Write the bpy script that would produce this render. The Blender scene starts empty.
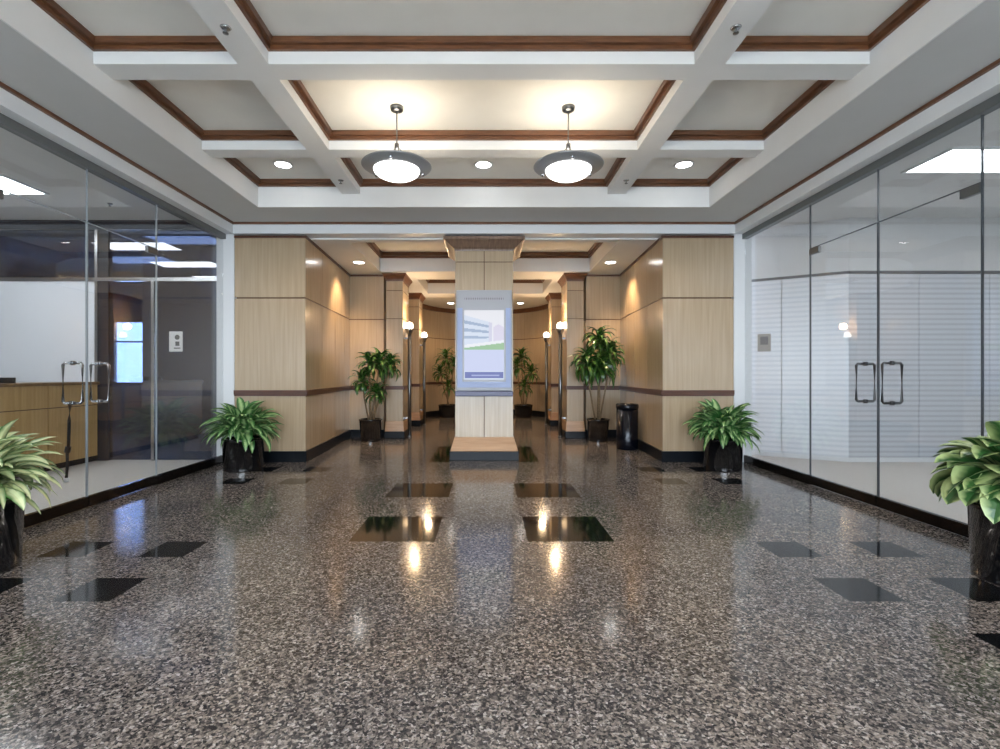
import bpy, bmesh, math, random
from mathutils import Vector, Matrix
R = math.radians
C = bpy.context.scene.collection
PI = math.pi

# ------------------------------------------------------------------ materials
def srgb(r, g, b):
    f = lambda c: (c/255/12.92) if c/255 <= .04045 else ((c/255+.055)/1.055)**2.4
    return (f(r), f(g), f(b), 1)

def new_mat(name):
    m = bpy.data.materials.new(name); m.use_nodes = True
    nt = m.node_tree
    return m, nt, nt.nodes['Principled BSDF']

def simple(name, col, rough=.5, metal=0, coat=0, noise=0, nscale=20, spec=.5):
    m, nt, b = new_mat(name)
    b.inputs['Roughness'].default_value = rough
    b.inputs['Metallic'].default_value = metal
    b.inputs['Coat Weight'].default_value = coat
    b.inputs['Specular IOR Level'].default_value = spec
    if noise:
        tc = nt.nodes.new('ShaderNodeTexCoord'); n = nt.nodes.new('ShaderNodeTexNoise')
        n.inputs['Scale'].default_value = nscale; n.inputs['Detail'].default_value = 4
        nt.links.new(tc.outputs['Object'], n.inputs['Vector'])
        r = nt.nodes.new('ShaderNodeValToRGB')
        r.color_ramp.elements[0].position = .3; r.color_ramp.elements[1].position = .7
        r.color_ramp.elements[0].color = tuple(c*(1-noise) for c in col[:3])+(1,)
        r.color_ramp.elements[1].color = tuple(min(1, c*(1+noise)) for c in col[:3])+(1,)
        nt.links.new(n.outputs['Fac'], r.inputs['Fac'])
        nt.links.new(r.outputs['Color'], b.inputs['Base Color'])
    else:
        b.inputs['Base Color'].default_value = col
    return m

def emit(name, col, s):
    m, nt, b = new_mat(name)
    b.inputs['Base Color'].default_value = (.8, .8, .8, 1)
    b.inputs['Emission Color'].default_value = col
    b.inputs['Emission Strength'].default_value = s
    return m

def wood(name, c1, c2, rough=.3, scale=(14, 14, .5), coat=.3, big=.9):
    m, nt, b = new_mat(name)
    L = nt.links.new
    tc = nt.nodes.new('ShaderNodeTexCoord'); mp = nt.nodes.new('ShaderNodeMapping')
    mp.inputs['Scale'].default_value = scale
    n = nt.nodes.new('ShaderNodeTexNoise'); n.inputs['Scale'].default_value = 2.2
    n.inputs['Detail'].default_value = 6; n.inputs['Distortion'].default_value = .4
    L(tc.outputs['Object'], mp.inputs['Vector']); L(mp.outputs[0], n.inputs['Vector'])
    r = nt.nodes.new('ShaderNodeValToRGB')
    r.color_ramp.elements[0].position = .3; r.color_ramp.elements[1].position = .72
    r.color_ramp.elements[0].color = c1; r.color_ramp.elements[1].color = c2
    L(n.outputs['Fac'], r.inputs['Fac'])
    L(r.outputs['Color'], b.inputs['Base Color'])
    b.inputs['Roughness'].default_value = rough
    b.inputs['Coat Weight'].default_value = coat; b.inputs['Coat Roughness'].default_value = .15
    return m

def granite():
    m, nt, b = new_mat('speckled_granite'); L = nt.links.new
    tc = nt.nodes.new('ShaderNodeTexCoord')
    v = nt.nodes.new('ShaderNodeTexVoronoi'); v.inputs['Scale'].default_value = 105
    nz = nt.nodes.new('ShaderNodeTexNoise'); nz.inputs['Scale'].default_value = 45
    nz.inputs['Detail'].default_value = 3
    add = nt.nodes.new('ShaderNodeMixRGB'); add.blend_type = 'ADD'; add.inputs['Fac'].default_value = .03
    L(tc.outputs['Object'], nz.inputs['Vector'])
    L(tc.outputs['Object'], add.inputs['Color1']); L(nz.outputs['Color'], add.inputs['Color2'])
    L(add.outputs['Color'], v.inputs['Vector'])
    sep = nt.nodes.new('ShaderNodeSeparateColor'); L(v.outputs['Color'], sep.inputs['Color'])
    r = nt.nodes.new('ShaderNodeValToRGB'); e = r.color_ramp.elements
    e[0].position = 0; e[0].color = srgb(36, 34, 36)
    e[1].position = 1; e[1].color = srgb(170, 167, 165)
    for p, c in ((.25, srgb(64, 61, 62)), (.42, srgb(92, 88, 86)), (.62, srgb(114, 109, 105)), (.82, srgb(136, 129, 123))):
        x = e.new(p); x.color = c
    L(sep.outputs[0], r.inputs['Fac'])
    v2 = nt.nodes.new('ShaderNodeTexVoronoi'); v2.inputs['Scale'].default_value = 150
    L(tc.outputs['Object'], v2.inputs['Vector'])
    s2 = nt.nodes.new('ShaderNodeSeparateColor'); L(v2.outputs['Color'], s2.inputs['Color'])
    r2 = nt.nodes.new('ShaderNodeValToRGB')
    r2.color_ramp.elements[0].color = (.25, .23, .24, 1); r2.color_ramp.elements[0].position = .1
    r2.color_ramp.elements[1].color = (1.25, 1.2, 1.15, 1); r2.color_ramp.elements[1].position = .6
    L(s2.outputs[1], r2.inputs['Fac'])
    mx = nt.nodes.new('ShaderNodeMixRGB'); mx.blend_type = 'MULTIPLY'; mx.inputs['Fac'].default_value = .6
    L(r.outputs['Color'], mx.inputs['Color1']); L(r2.outputs['Color'], mx.inputs['Color2'])
    # broad soft patches of slightly different tone
    br = nt.nodes.new('ShaderNodeTexNoise'); br.inputs['Scale'].default_value = 1.3
    L(tc.outputs['Object'], br.inputs['Vector'])
    r3 = nt.nodes.new('ShaderNodeValToRGB')
    r3.color_ramp.elements[0].color = (.85, .84, .86, 1); r3.color_ramp.elements[0].position = .35
    r3.color_ramp.elements[1].color = (1.1, 1.05, 1.0, 1); r3.color_ramp.elements[1].position = .65
    L(br.outputs['Fac'], r3.inputs['Fac'])
    m3 = nt.nodes.new('ShaderNodeMixRGB'); m3.blend_type = 'MULTIPLY'; m3.inputs['Fac'].default_value = 1
    L(mx.outputs['Color'], m3.inputs['Color1']); L(r3.outputs['Color'], m3.inputs['Color2'])
    L(m3.outputs['Color'], b.inputs['Base Color'])
    b.inputs['Roughness'].default_value = .12
    b.inputs['Specular IOR Level'].default_value = .62
    return m

def glass(name, tint, gloss_rough=.0, extra=.0, ior=1.45):
    m = bpy.data.materials.new(name); m.use_nodes = True; nt = m.node_tree; nt.nodes.clear(); L = nt.links.new
    out = nt.nodes.new('ShaderNodeOutputMaterial'); mix = nt.nodes.new('ShaderNodeMixShader')
    t = nt.nodes.new('ShaderNodeBsdfTransparent'); t.inputs['Color'].default_value = tint
    g = nt.nodes.new('ShaderNodeBsdfGlossy'); g.inputs['Roughness'].default_value = gloss_rough
    f = nt.nodes.new('ShaderNodeFresnel'); geo = nt.nodes.new('ShaderNodeNewGeometry'); io = nt.nodes.new('ShaderNodeMapRange')
    io.inputs['To Min'].default_value = ior; io.inputs['To Max'].default_value = 1/ior   # same reflectance at both faces of a thin pane
    L(geo.outputs['Backfacing'], io.inputs['Value']); L(io.outputs[0], f.inputs['IOR'])
    if extra:
        a = nt.nodes.new('ShaderNodeMath'); a.operation = 'ADD'; a.inputs[1].default_value = extra; a.use_clamp = True
        L(f.outputs[0], a.inputs[0]); L(a.outputs[0], mix.inputs[0])
    else:
        L(f.outputs[0], mix.inputs[0])
    L(t.outputs[0], mix.inputs[1]); L(g.outputs[0], mix.inputs[2]); L(mix.outputs[0], out.inputs[0])
    return m

def striped(name, c1, c2, period, axis=2, rough=.3, transl=0):
    m, nt, b = new_mat(name); L = nt.links.new
    tc = nt.nodes.new('ShaderNodeTexCoord'); w = nt.nodes.new('ShaderNodeTexWave')
    w.bands_direction = 'XYZ'[axis]; w.inputs['Scale'].default_value = 2*PI/(20*period)
    L(tc.outputs['Object'], w.inputs['Vector'])
    r = nt.nodes.new('ShaderNodeValToRGB'); r.color_ramp.elements[0].color = c1; r.color_ramp.elements[1].color = c2
    r.color_ramp.elements[0].position = .2; r.color_ramp.elements[1].position = .55
    L(w.outputs['Fac'], r.inputs['Fac']); L(r.outputs['Color'], b.inputs['Base Color'])
    b.inputs['Roughness'].default_value = rough
    return m

def leaf_mat(name, dark, pale, edge=.5, rough=.35):
    m, nt, b = new_mat(name); L = nt.links.new
    uv = nt.nodes.new('ShaderNodeUVMap'); uv.uv_map = 'UVMap'
    sep = nt.nodes.new('ShaderNodeSeparateXYZ'); L(uv.outputs[0], sep.inputs[0])
    s = nt.nodes.new('ShaderNodeMath'); s.operation = 'SUBTRACT'; s.inputs[1].default_value = .5; L(sep.outputs[0], s.inputs[0])
    a = nt.nodes.new('ShaderNodeMath'); a.operation = 'ABSOLUTE'; L(s.outputs[0], a.inputs[0])
    tc = nt.nodes.new('ShaderNodeTexCoord'); n = nt.nodes.new('ShaderNodeTexNoise'); n.inputs['Scale'].default_value = 14
    L(tc.outputs['Object'], n.inputs['Vector'])
    mu = nt.nodes.new('ShaderNodeMath'); mu.operation = 'MULTIPLY_ADD'; mu.inputs[1].default_value = .35
    L(n.outputs['Fac'], mu.inputs[0]); L(a.outputs[0], mu.inputs[2])
    r = nt.nodes.new('ShaderNodeValToRGB')
    r.color_ramp.elements[0].position = edge*.55; r.color_ramp.elements[0].color = pale
    r.color_ramp.elements[1].position = edge; r.color_ramp.elements[1].color = dark
    L(mu.outputs[0], r.inputs['Fac']); L(r.outputs['Color'], b.inputs['Base Color'])
    b.inputs['Roughness'].default_value = rough
    return m

M = {}
M['granite'] = granite()
M['black_granite'] = simple('black_granite', srgb(17, 19, 21), .07, noise=.5, nscale=60)
M['ceil'] = simple('ceiling_paint', srgb(224, 225, 225), .7, noise=.02, nscale=3)
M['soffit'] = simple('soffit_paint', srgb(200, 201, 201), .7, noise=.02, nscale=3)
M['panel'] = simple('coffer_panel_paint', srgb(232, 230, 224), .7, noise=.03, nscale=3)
M['white'] = simple('white_paint', srgb(226, 229, 232), .4)
M['crown'] = wood('cherry_trim', srgb(84, 52, 32), srgb(118, 76, 48), .35, (3, 3, 30))
M['maple'] = wood('maple_veneer', srgb(172, 150, 121), srgb(187, 166, 138), .27)
M['maple2'] = wood('maple_veneer_desk', srgb(186, 150, 96), srgb(208, 174, 118), .3)
M['joint'] = simple('dark_reveal', srgb(96, 66, 44), .5)
M['rail'] = wood('dark_wood_rail', srgb(70, 38, 24), srgb(96, 56, 36), .45, (2, 2, 40))
M['base'] = simple('black_stone_base', srgb(14, 18, 24), .35, spec=.2)
M['metal'] = simple('brushed_metal', srgb(190, 192, 195), .25, 1)
M['dmetal'] = simple('satin_dark_metal', srgb(120, 122, 124), .3, 1)
M['bronze'] = simple('dark_bronze_rail', srgb(44, 38, 34), .15, .8)
M['track'] = simple('grey_aluminium_track', srgb(120, 124, 126), .4, .6)
M['glass'] = glass('clear_glass', (.95, .96, .965, 1), extra=.02)
M['dglass'] = glass('smoked_glass', srgb(150, 164, 192), extra=.10)
M['edge_l'] = simple('pale_glass_edge', srgb(150, 158, 164), .3)
M['edge'] = simple('glass_edge_seal', srgb(74, 80, 86), .3)
M['frost'] = striped('banded_frosted_glass', srgb(188, 193, 200), srgb(206, 211, 218), .07, rough=.3)
M['frost2'] = striped('pale_banded_frosted_glass', srgb(220, 226, 234), srgb(234, 238, 244), .07, rough=.25)
M['wall'] = simple('white_wall_paint', srgb(214, 215, 216), .6)
M['bwall'] = simple('white_board', srgb(226, 230, 236), .35)
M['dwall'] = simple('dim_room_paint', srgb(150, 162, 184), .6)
M['carpet'] = simple('office_carpet', srgb(196, 192, 187), .9, noise=.12, nscale=120)
M['pot'] = simple('black_glazed_pot', srgb(14, 14, 16), .12, coat=.6)
M['soil'] = simple('soil', srgb(40, 30, 22), .95, noise=.4, nscale=90)
M['can'] = simple('black_can_metal', srgb(12, 16, 26), .22, .3)
M['cane'] = simple('plant_cane', srgb(128, 108, 80), .8, noise=.25, nscale=40)
M['stalk'] = simple('plant_stalk', srgb(90, 120, 60), .6)
M['leaf_dark'] = leaf_mat('dark_leaf', srgb(38, 78, 32), srgb(86, 128, 52), .42)
M['leaf_mid'] = leaf_mat('mid_leaf', srgb(52, 104, 48), srgb(160, 190, 128), .50)
M['leaf_pale'] = leaf_mat('variegated_leaf', srgb(74, 122, 60), srgb(216, 222, 172), .66)
M['leaf_broad'] = leaf_mat('broad_variegated_leaf', srgb(176, 192, 130), srgb(50, 92, 44), .58)
M['bowl'] = emit('lit_frosted_bowl', (1, .97, .93, 1), 2.6)
M['lens'] = emit('lit_lens', (1, .98, .94, 1), 14)
M['troffer'] = emit('lit_troffer', (.93, .97, 1, 1), 9)
M['globe'] = emit('lit_globe', (1, .96, .9, 1), 4)
M['ring'] = simple('grey_ring_metal', srgb(150, 152, 154), .35, .4)
M['black'] = simple('black_plastic', srgb(16, 16, 18), .4)
M['panelmetal'] = simple('display_surround', srgb(158, 160, 166), .35, 0)
M['sign'] = simple('sign_grey', srgb(150, 146, 140), .4)
M['signw'] = simple('sign_white', srgb(225, 225, 225), .4)
M['ink'] = simple('sign_ink', srgb(90, 92, 96), .5)
M['street'] = simple('paving_outside', srgb(205, 205, 200), .8, noise=.1, nscale=4)

# ------------------------------------------------------------------ mesh helper
class MB:
    def __init__(s): s.v = []; s.f = []; s.m = []; s.uv = {}; s.smooth = []
    def face(s, pts, mi=0, smooth=False, uvs=None):
        i = len(s.v); s.v += [tuple(p) for p in pts]
        s.f.append(tuple(range(i, i+len(pts)))); s.m.append(mi); s.smooth.append(smooth)
        if uvs: s.uv[len(s.f)-1] = uvs
    def box(s, x0, x1, y0, y1, z0, z1, mi=0):
        x0, x1 = min(x0, x1), max(x0, x1); y0, y1 = min(y0, y1), max(y0, y1)
        i = len(s.v)
        s.v += [(x0,y0,z0),(x1,y0,z0),(x1,y1,z0),(x0,y1,z0),(x0,y0,z1),(x1,y0,z1),(x1,y1,z1),(x0,y1,z1)]
        for q in ((0,3,2,1),(4,5,6,7),(0,1,5,4),(1,2,6,5),(2,3,7,6),(3,0,4,7)):
            s.f.append(tuple(i+k for k in q)); s.m.append(mi); s.smooth.append(False)
        return s
    def obox(s, o, u, n, s0, s1, d0, d1, z0, z1, mi=0):
        # box along direction u (2D), depth along normal n (2D)
        P = lambda a, d, z: (o[0]+u[0]*a+n[0]*d, o[1]+u[1]*a+n[1]*d, z)
        i = len(s.v)
        s.v += [P(s0,d0,z0),P(s1,d0,z0),P(s1,d1,z0),P(s0,d1,z0),P(s0,d0,z1),P(s1,d0,z1),P(s1,d1,z1),P(s0,d1,z1)]
        for q in ((0,3,2,1),(4,5,6,7),(0,1,5,4),(1,2,6,5),(2,3,7,6),(3,0,4,7)):
            s.f.append(tuple(i+k for k in q)); s.m.append(mi); s.smooth.append(False)
        return s
    def frustum(s, cx, cy, z0, hx0, hy0, z1, hx1, hy1, mi=0):
        i = len(s.v)
        s.v += [(cx-hx0,cy-hy0,z0),(cx+hx0,cy-hy0,z0),(cx+hx0,cy+hy0,z0),(cx-hx0,cy+hy0,z0),
                (cx-hx1,cy-hy1,z1),(cx+hx1,cy-hy1,z1),(cx+hx1,cy+hy1,z1),(cx-hx1,cy+hy1,z1)]
        for q in ((0,3,2,1),(4,5,6,7),(0,1,5,4),(1,2,6,5),(2,3,7,6),(3,0,4,7)):
            s.f.append(tuple(i+k for k in q)); s.m.append(mi); s.smooth.append(False)
        return s
    def lathe(s, cx, cy, prof, n=32, mi=0, smooth=True):
        # prof: list of (r, z); closed rings
        i = len(s.v)
        for r, z in prof:
            for k in range(n):
                a = 2*PI*k/n; s.v.append((cx+r*math.cos(a), cy+r*math.sin(a), z))
        for j in range(len(prof)-1):
            for k in range(n):
                a = i+j*n+k; b = i+j*n+(k+1) % n
                s.f.append((a, b, b+n, a+n)); s.m.append(mi); s.smooth.append(smooth)
        return s
    def tube(s, pts, r, n=10, mi=0, caps=True):
        pts = [Vector(p) for p in pts]; i = len(s.v)
        rr = r if isinstance(r, (list, tuple)) else [r]*len(pts)
        up = Vector((0, 0, 1))
        for j, p in enumerate(pts):
            d = (pts[min(j+1, len(pts)-1)]-pts[max(j-1, 0)]).normalized()
            a = d.cross(up)
            if a.length < 1e-3: a = d.cross(Vector((0, 1, 0)))
            a.normalize(); b = d.cross(a).normalized()
            for k in range(n):
                t = 2*PI*k/n; q = p+(a*math.cos(t)+b*math.sin(t))*rr[j]; s.v.append(tuple(q))
        for j in range(len(pts)-1):
            for k in range(n):
                x = i+j*n+k; y = i+j*n+(k+1) % n
                s.f.append((x, x+n, y+n, y)); s.m.append(mi); s.smooth.append(True)
        if caps:
            s.f.append(tuple(i+k for k in range(n))); s.m.append(mi); s.smooth.append(False)
            e = i+(len(pts)-1)*n
            s.f.append(tuple(e+k for k in reversed(range(n)))); s.m.append(mi); s.smooth.append(False)
        return s
    def build(s, name, mats, parent=None, bevel=0, origin=None):
        me = bpy.data.meshes.new(name)
        o3 = Vector(origin) if origin else Vector((0, 0, 0))
        me.from_pydata([tuple(Vector(v)-o3) for v in s.v], [], s.f)
        if not isinstance(mats, (list, tuple)): mats = [mats]
        for m in mats: me.materials.append(m)
        for p, mi, sm in zip(me.polygons, s.m, s.smooth):
            p.material_index = mi; p.use_smooth = sm
        if s.uv:
            l = me.uv_layers.new(name='UVMap')
            for fi, uvs in s.uv.items():
                for li, uv in zip(me.polygons[fi].loop_indices, uvs): l.data[li].uv = uv
        bm = bmesh.new(); bm.from_mesh(me)
        if not s.uv:
            bmesh.ops.recalc_face_normals(bm, faces=bm.faces)
        bm.to_mesh(me); bm.free()
        ob = bpy.data.objects.new(name, me); C.objects.link(ob)
        ob.location = o3
        if parent: ob.parent = parent; ob.matrix_parent_inverse = Matrix.Identity(4); ob.location = o3-(parent.location if not parent.parent else parent.location+parent.parent.location)
        if bevel:
            md = ob.modifiers.new('bevel', 'BEVEL'); md.width = bevel; md.segments = 2; md.limit_method = 'ANGLE'
        return ob

def thing(name, label, cat, loc, group=None):
    o = bpy.data.objects.new(name, None); C.objects.link(o); o.location = loc; o.empty_display_size = .1
    o['label'] = label; o['category'] = cat
    if group: o['group'] = group
    return o
def tag(o, label, cat, group=None):
    o['label'] = label; o['category'] = cat
    if group: o['group'] = group
    return o
def struct(o, label=None, cat=None):
    o['kind'] = 'structure'
    if label: o['label'] = label
    if cat: o['category'] = cat
    return o
def lampo(name, kind, loc, energy, col, parent=None, size=.05, rot=None, **kw):
    l = bpy.data.lights.new(name, kind); l.energy = energy; l.color = col
    if kind in ('POINT', 'SPOT'): l.shadow_soft_size = size
    if kind == 'SPOT': l.spot_size = kw.get('spot', R(100)); l.spot_blend = kw.get('blend', .6)
    if kind == 'AREA': l.shape = 'RECTANGLE'; l.size = size; l.size_y = kw.get('size_y', size)
    o = bpy.data.objects.new(name, l); C.objects.link(o); o.location = loc
    if rot: o.rotation_euler = rot
    if parent: o.parent = parent; o.location = Vector(loc)-parent.location
    return o
WARM2 = (1, .82, .58); WARM = (1, .68, .38); NEUT = (1, .93, .84); COOL = (.86, .93, 1)

# ------------------------------------------------------------------ FLOOR
H = 1.2
GX = 3.57            # glass plane
YB = -3.0            # rear of lobby
YF = 6.72            # front of the wood wall ends
dark = []
for sx in (-1, 1):
    def dr(x0, x1, y0, y1, sx=sx): dark.append((min(sx*x0, sx*x1), max(sx*x0, sx*x1), y0, y1))
    for (y0, y1) in ((3.52, 4.14), (4.79, 5.40), (2.25, 2.86), (.98, 1.6)): dr(.335, .955, y0, y1) if y0 > 3 else None
    for xa in (1.96, 2.63):
        for ya in (2.59, 3.22, 5.36, 6.05): dr(xa, xa+.30, ya, ya+.30)
    dr(2.28, 2.58, 1.97, 2.27)
    dr(.47, .76, 6.72, 8.15)
dark.append((-.76, .76, 7.86, 8.15))
for yy in (9.75, 12.35): dark.append((-1.4, 1.4, yy, yy+.12))
xs = sorted(set([-GX-.05, GX+.05]+[d[i] for d in dark for i in (0, 1)]))
ys = sorted(set([YB, 15.6]+[d[i] for d in dark for i in (2, 3)]))
m = MB()
for i in range(len(xs)-1):
    for j in range(len(ys)-1):
        cx = (xs[i]+xs[i+1])/2; cy = (ys[j]+ys[j+1])/2
        k = 1 if any(d[0] < cx < d[1] and d[2] < cy < d[3] for d in dark) else 0
        m.face([(xs[i],ys[j],0),(xs[i+1],ys[j],0),(xs[i+1],ys[j+1],0),(xs[i],ys[j+1],0)], k)
for a, b_ in (((xs[0], YB), (xs[-1], YB)), ((xs[-1], YB), (xs[-1], 15.6)), ((xs[-1], 15.6), (xs[0], 15.6)), ((xs[0], 15.6), (xs[0], YB))):
    m.face([(a[0],a[1],-.1),(b_[0],b_[1],-.1),(b_[0],b_[1],0),(a[0],a[1],0)], 0)
m.face([(xs[0],15.6,-.1),(xs[-1],15.6,-.1),(xs[-1],YB,-.1),(xs[0],YB,-.1)], 0)
struct(m.build('floor', [M['granite'], M['black_granite']]))
struct(MB().box(-10, -GX-.05, -1.2, 11, -.1, 0).build('floor_left_office', M['carpet']))
struct(MB().box(GX+.05, 10, -1.2, 8.6, -.1, 0).build('floor_right_office', M['carpet']))
struct(MB().box(-9, 9, YB-14, YB, -.12, -.02).build('floor_outside', M['street']))

# ------------------------------------------------------------------ LOBBY CEILING
ZS, ZT, ZP, ZB = 3.27, 3.52, 3.60, 3.43     # soffit, trim bottom, panel, beam bottom
SX = 2.80; Y0, Y1 = -1.55, 6.07
m = MB()
m.box(-3.42, -SX, YB, 6.9, ZS, 3.85, 1).box(SX, 3.42, YB, 6.9, ZS, 3.85, 1)
m.box(-SX, SX, Y1, 6.9, ZS, 3.85, 1).box(-SX, SX, YB, Y0, ZS, 3.85, 1)
m.box(-SX, SX, Y0, Y1, ZP, 3.85, 2)
# bright painted upstands inside the soffit
m.box(-SX, -SX+.012, Y0, Y1, ZS, ZP).box(SX-.012, SX, Y0, Y1, ZS, ZP)
m.box(-SX+.012, SX-.012, Y1-.012, Y1, ZS, ZP).box(-SX+.012, SX-.012, Y0, Y0+.012, ZS, ZP)
xb = [(-SX, -1.75), (-1.53, 1.53), (1.75, SX)]
yb = [(3.52, 3.71), (4.86, 5.04), (2.18, 2.37), (.84, 1.03), (-.5, -.31)]
for bx in ((-1.75, -1.53), (1.53, 1.75)): m.box(bx[0], bx[1], Y0+.012, Y1-.012, ZB, ZP)
for y0, y1 in yb:
    for x0, x1 in xb: m.box(max(x0, -SX+.012), min(x1, SX-.012), y0, y1, ZB, ZP)
struct(m.build('ceiling', [M['ceil'], M['soffit'], M['panel']]))
ry = [(Y0, -.5), (-.31, .84), (1.03, 2.18), (2.37, 3.52), (3.71, 4.86), (5.04, Y1)]
TN = [0]
def trim(m, mat, bevel=0):
    TN[0] += 1; return struct(m.build('trim_%d' % TN[0], mat, bevel=bevel))
def crown(x0, x1, y0, y1, z0, z1, t=.05):
    """stepped crown moulding round the top of a coffer"""
    m = MB(); h = (z1-z0)
    for dt, a, b_ in ((t*.45, z0, z0+h*.42), (t, z0+h*.42, z1)):
        m.box(x0, x0+dt, y0, y1, a, b_).box(x1-dt, x1, y0, y1, a, b_)
        m.box(x0+dt, x1-dt, y1-dt, y1, a, b_).box(x0+dt, x1-dt, y0, y0+dt, a, b_)
    return trim(m, M['crown'])
for y0, y1 in ry:
    for x0, x1 in xb:
        a = x0+.012 if x0 == -SX else x0; b_ = x1-.012 if x1 == SX else x1
        crown(a, b_, y0+(.012 if y0 == Y0 else 0), y1-(.012 if y1 == Y1 else 0), ZT, ZP-.001)
# header band over the glass and over the opening, and the thin dark line above it
m = MB()
m.box(-3.66, -3.42, YB, 6.9, 3.12, 3.85).box(3.42, 3.66, YB, 6.9, 3.12, 3.85)
m.box(-3.42, 3.42, 6.67, 6.9, 3.12, ZS)
trim(m, M['white'])
m = MB()
m.box(-3.42, -3.395, YB, 6.67, ZS-.028, ZS).box(3.395, 3.42, YB, 6.67, ZS-.028, ZS).box(-3.395, 3.395, 6.645, 6.67, ZS-.028, ZS)
trim(m, M['crown'])
m = MB().box(-3.60, -3.53, .5, 6.7, 3.05, 3.12).box(3.53, 3.60, .5, 6.7, 3.05, 3.12)
trim(m, M['track'])

# ------------------------------------------------------------------ PANELLED WALLS
def pwall(name, a, b, z0, z1, vs, hs, thick=.25, mat='maple', cover_ends=True):
    """wall from a to b; room side is to the right of a->b; panels with dark reveals"""
    a = Vector(a); b = Vector(b); u = (b-a); Ln = u.length; u.normalize(); n = Vector((u.y, -u.x))
    m = MB()
    m.obox(a, u, n, .02, Ln-.02, -thick, -.012, z0, z1, 1)
    g = .006
    S = [0]+list(vs)+[Ln]; Z = [z0]+list(hs)+[z1]
    for i in range(len(S)-1):
        for j in range(len(Z)-1):
            s0 = S[i]+(g if i else 0); s1 = S[i+1]-(g if i < len(S)-2 else 0)
            q0 = Z[j]+(g*1.6 if j else 0); q1 = Z[j+1]-(g*1.6 if j < len(Z)-2 else 0)
            m.obox(a, u, n, s0, s1, -.012, 0, q0, q1, 0)
    o = m.build(name, [M[mat], M['joint']]); return o, a, u, n, Ln
def dress(a, u, n, Ln, rail=True, base=True, top=True, e0=0, e1=0, zt=3.10):
    if rail:
        m = MB(); m.obox(a, u, n, -e0*.03, Ln+e1*.03, 0, .03, .925, .985); m.obox(a, u, n, -e0*.018, Ln+e1*.018, 0, .018, .905, .925)
        trim(m, M['rail'])
    if top:
        m = MB(); m.obox(a, u, n, -e0*.02, Ln+e1*.02, 0, .02, zt-.03, zt); trim(m, M['rail'])
    if base:
        m = MB(); m.obox(a, u, n, -e0*.02, Ln+e1*.02, 0, .02, 0, .15)
        return m
ZC = 3.10
YR = 9.35; XR = 2.58
for sd, nm in ((-1, 'left'), (1, 'right')):
    P = lambda x, y: (sd*x, y)
    HS = [.945, 2.25]
    # end face looking at the lobby
    pa, pb = P(3.42, YF), P(2.45, YF)
    if sd < 0: w = pwall('wall_front_'+nm, pa, pb, 0, ZC, [], HS, .2)
    else: w = pwall('wall_front_'+nm, pb, pa, 0, ZC, [], HS, .2)
    struct(w[0]); mb = dress(*w[1:], e0=sd > 0, e1=sd < 0)
    struct(mb.build('baseboard_front_'+nm, M['base']))
    # long side face
    pa, pb = P(2.45, YF+.0125), P(XR, YR)
    if sd < 0: w = pwall('wall_side_'+nm, pa, pb, 0, ZC, [.78, 1.55, 2.2], HS, .25)
    else: w = pwall('wall_side_'+nm, pb, pa, 0, ZC, [.43, 1.08, 1.85], HS, .25)
    struct(w[0]); mb = dress(*w[1:], e0=sd < 0, e1=sd > 0)
    struct(mb.build('baseboard_side_'+nm, M['base']))
    # recessed face
    pa, pb = P(XR+.05, YR), P(1.93, YR)
    if sd < 0: w = pwall('wall_recess_'+nm, pa, pb, 0, ZC, [], HS, .25)
    else: w = pwall('wall_recess_'+nm, pb, pa, 0, ZC, [], HS, .25)
    struct(w[0]); mb = dress(*w[1:])
    struct(mb.build('baseboard_recess_'+nm, M['base']))
    # corridor side beyond
    pa, pb = P(1.93, YR+.0125), P(1.93, 12.1)
    if sd < 0: w = pwall('wall_corridor_'+nm, pa, pb, 0, ZC, [.9, 1.5, 2.1], HS, .25)
    else: w = pwall('wall_corridor_'+nm, pb, pa, 0, ZC, [.65, 1.25, 1.85], HS, .25)
    struct(w[0]); mb = dress(*w[1:])
    struct(mb.build('baseboard_corridor_'+nm, M['base']))
    # white jamb where the glass ends
    trim(MB().box(sd*3.42, sd*3.66, 6.70, 6.92, 0, 3.12), M['white'], .004)
    # side wall of lobby behind the camera
    struct(MB().box(sd*3.5, sd*3.66, YB, .5, 0, 3.12).build('wall_back_'+nm, M['wall']))

# curved end wall
def apse(t):   # t 0..1 left to right
    a = PI*(1-t); c, s_ = math.cos(a), math.sin(a)
    return (1.93*abs(c)**.8*(1 if c > 0 else -1), 12.1+2.8*abs(s_)**.8)
N = 40
m = MB(); rl = MB(); bs = MB(); cr = MB()
pts = [apse(i/N) for i in range(N+1)]
for i in range(N):
    a = Vector(pts[i]); b_ = Vector(pts[i+1]); u = (b_-a); L_ = u.length; u.normalize(); n = Vector((u.y, -u.x))
    for (z0, z1) in ((0, .935), (.955, 2.24), (2.26, 3.15)):
        m.obox(a, u, n, .006 if i % 5 == 0 else 0, L_+.004, -.03, 0, z0, z1, 0)
    m.obox(a, u, n, 0, L_+.02, -.2, -.012, 0, 3.15, 1)
    rl.obox(a, u, n, 0, L_+.003, 0, .03, .915, .985)
    cr.obox(a, u, n, 0, L_+.004, 0, .06, 3.03, 3.15); bs.obox(a, u, n, 0, L_+.003, 0, .02, 0, .15)
struct(m.build('wall_end', [M['maple'], M['joint']]))
trim(rl, M['rail']); trim(cr, M['crown']); struct(bs.build('baseboard_end', M['base']))

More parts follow.
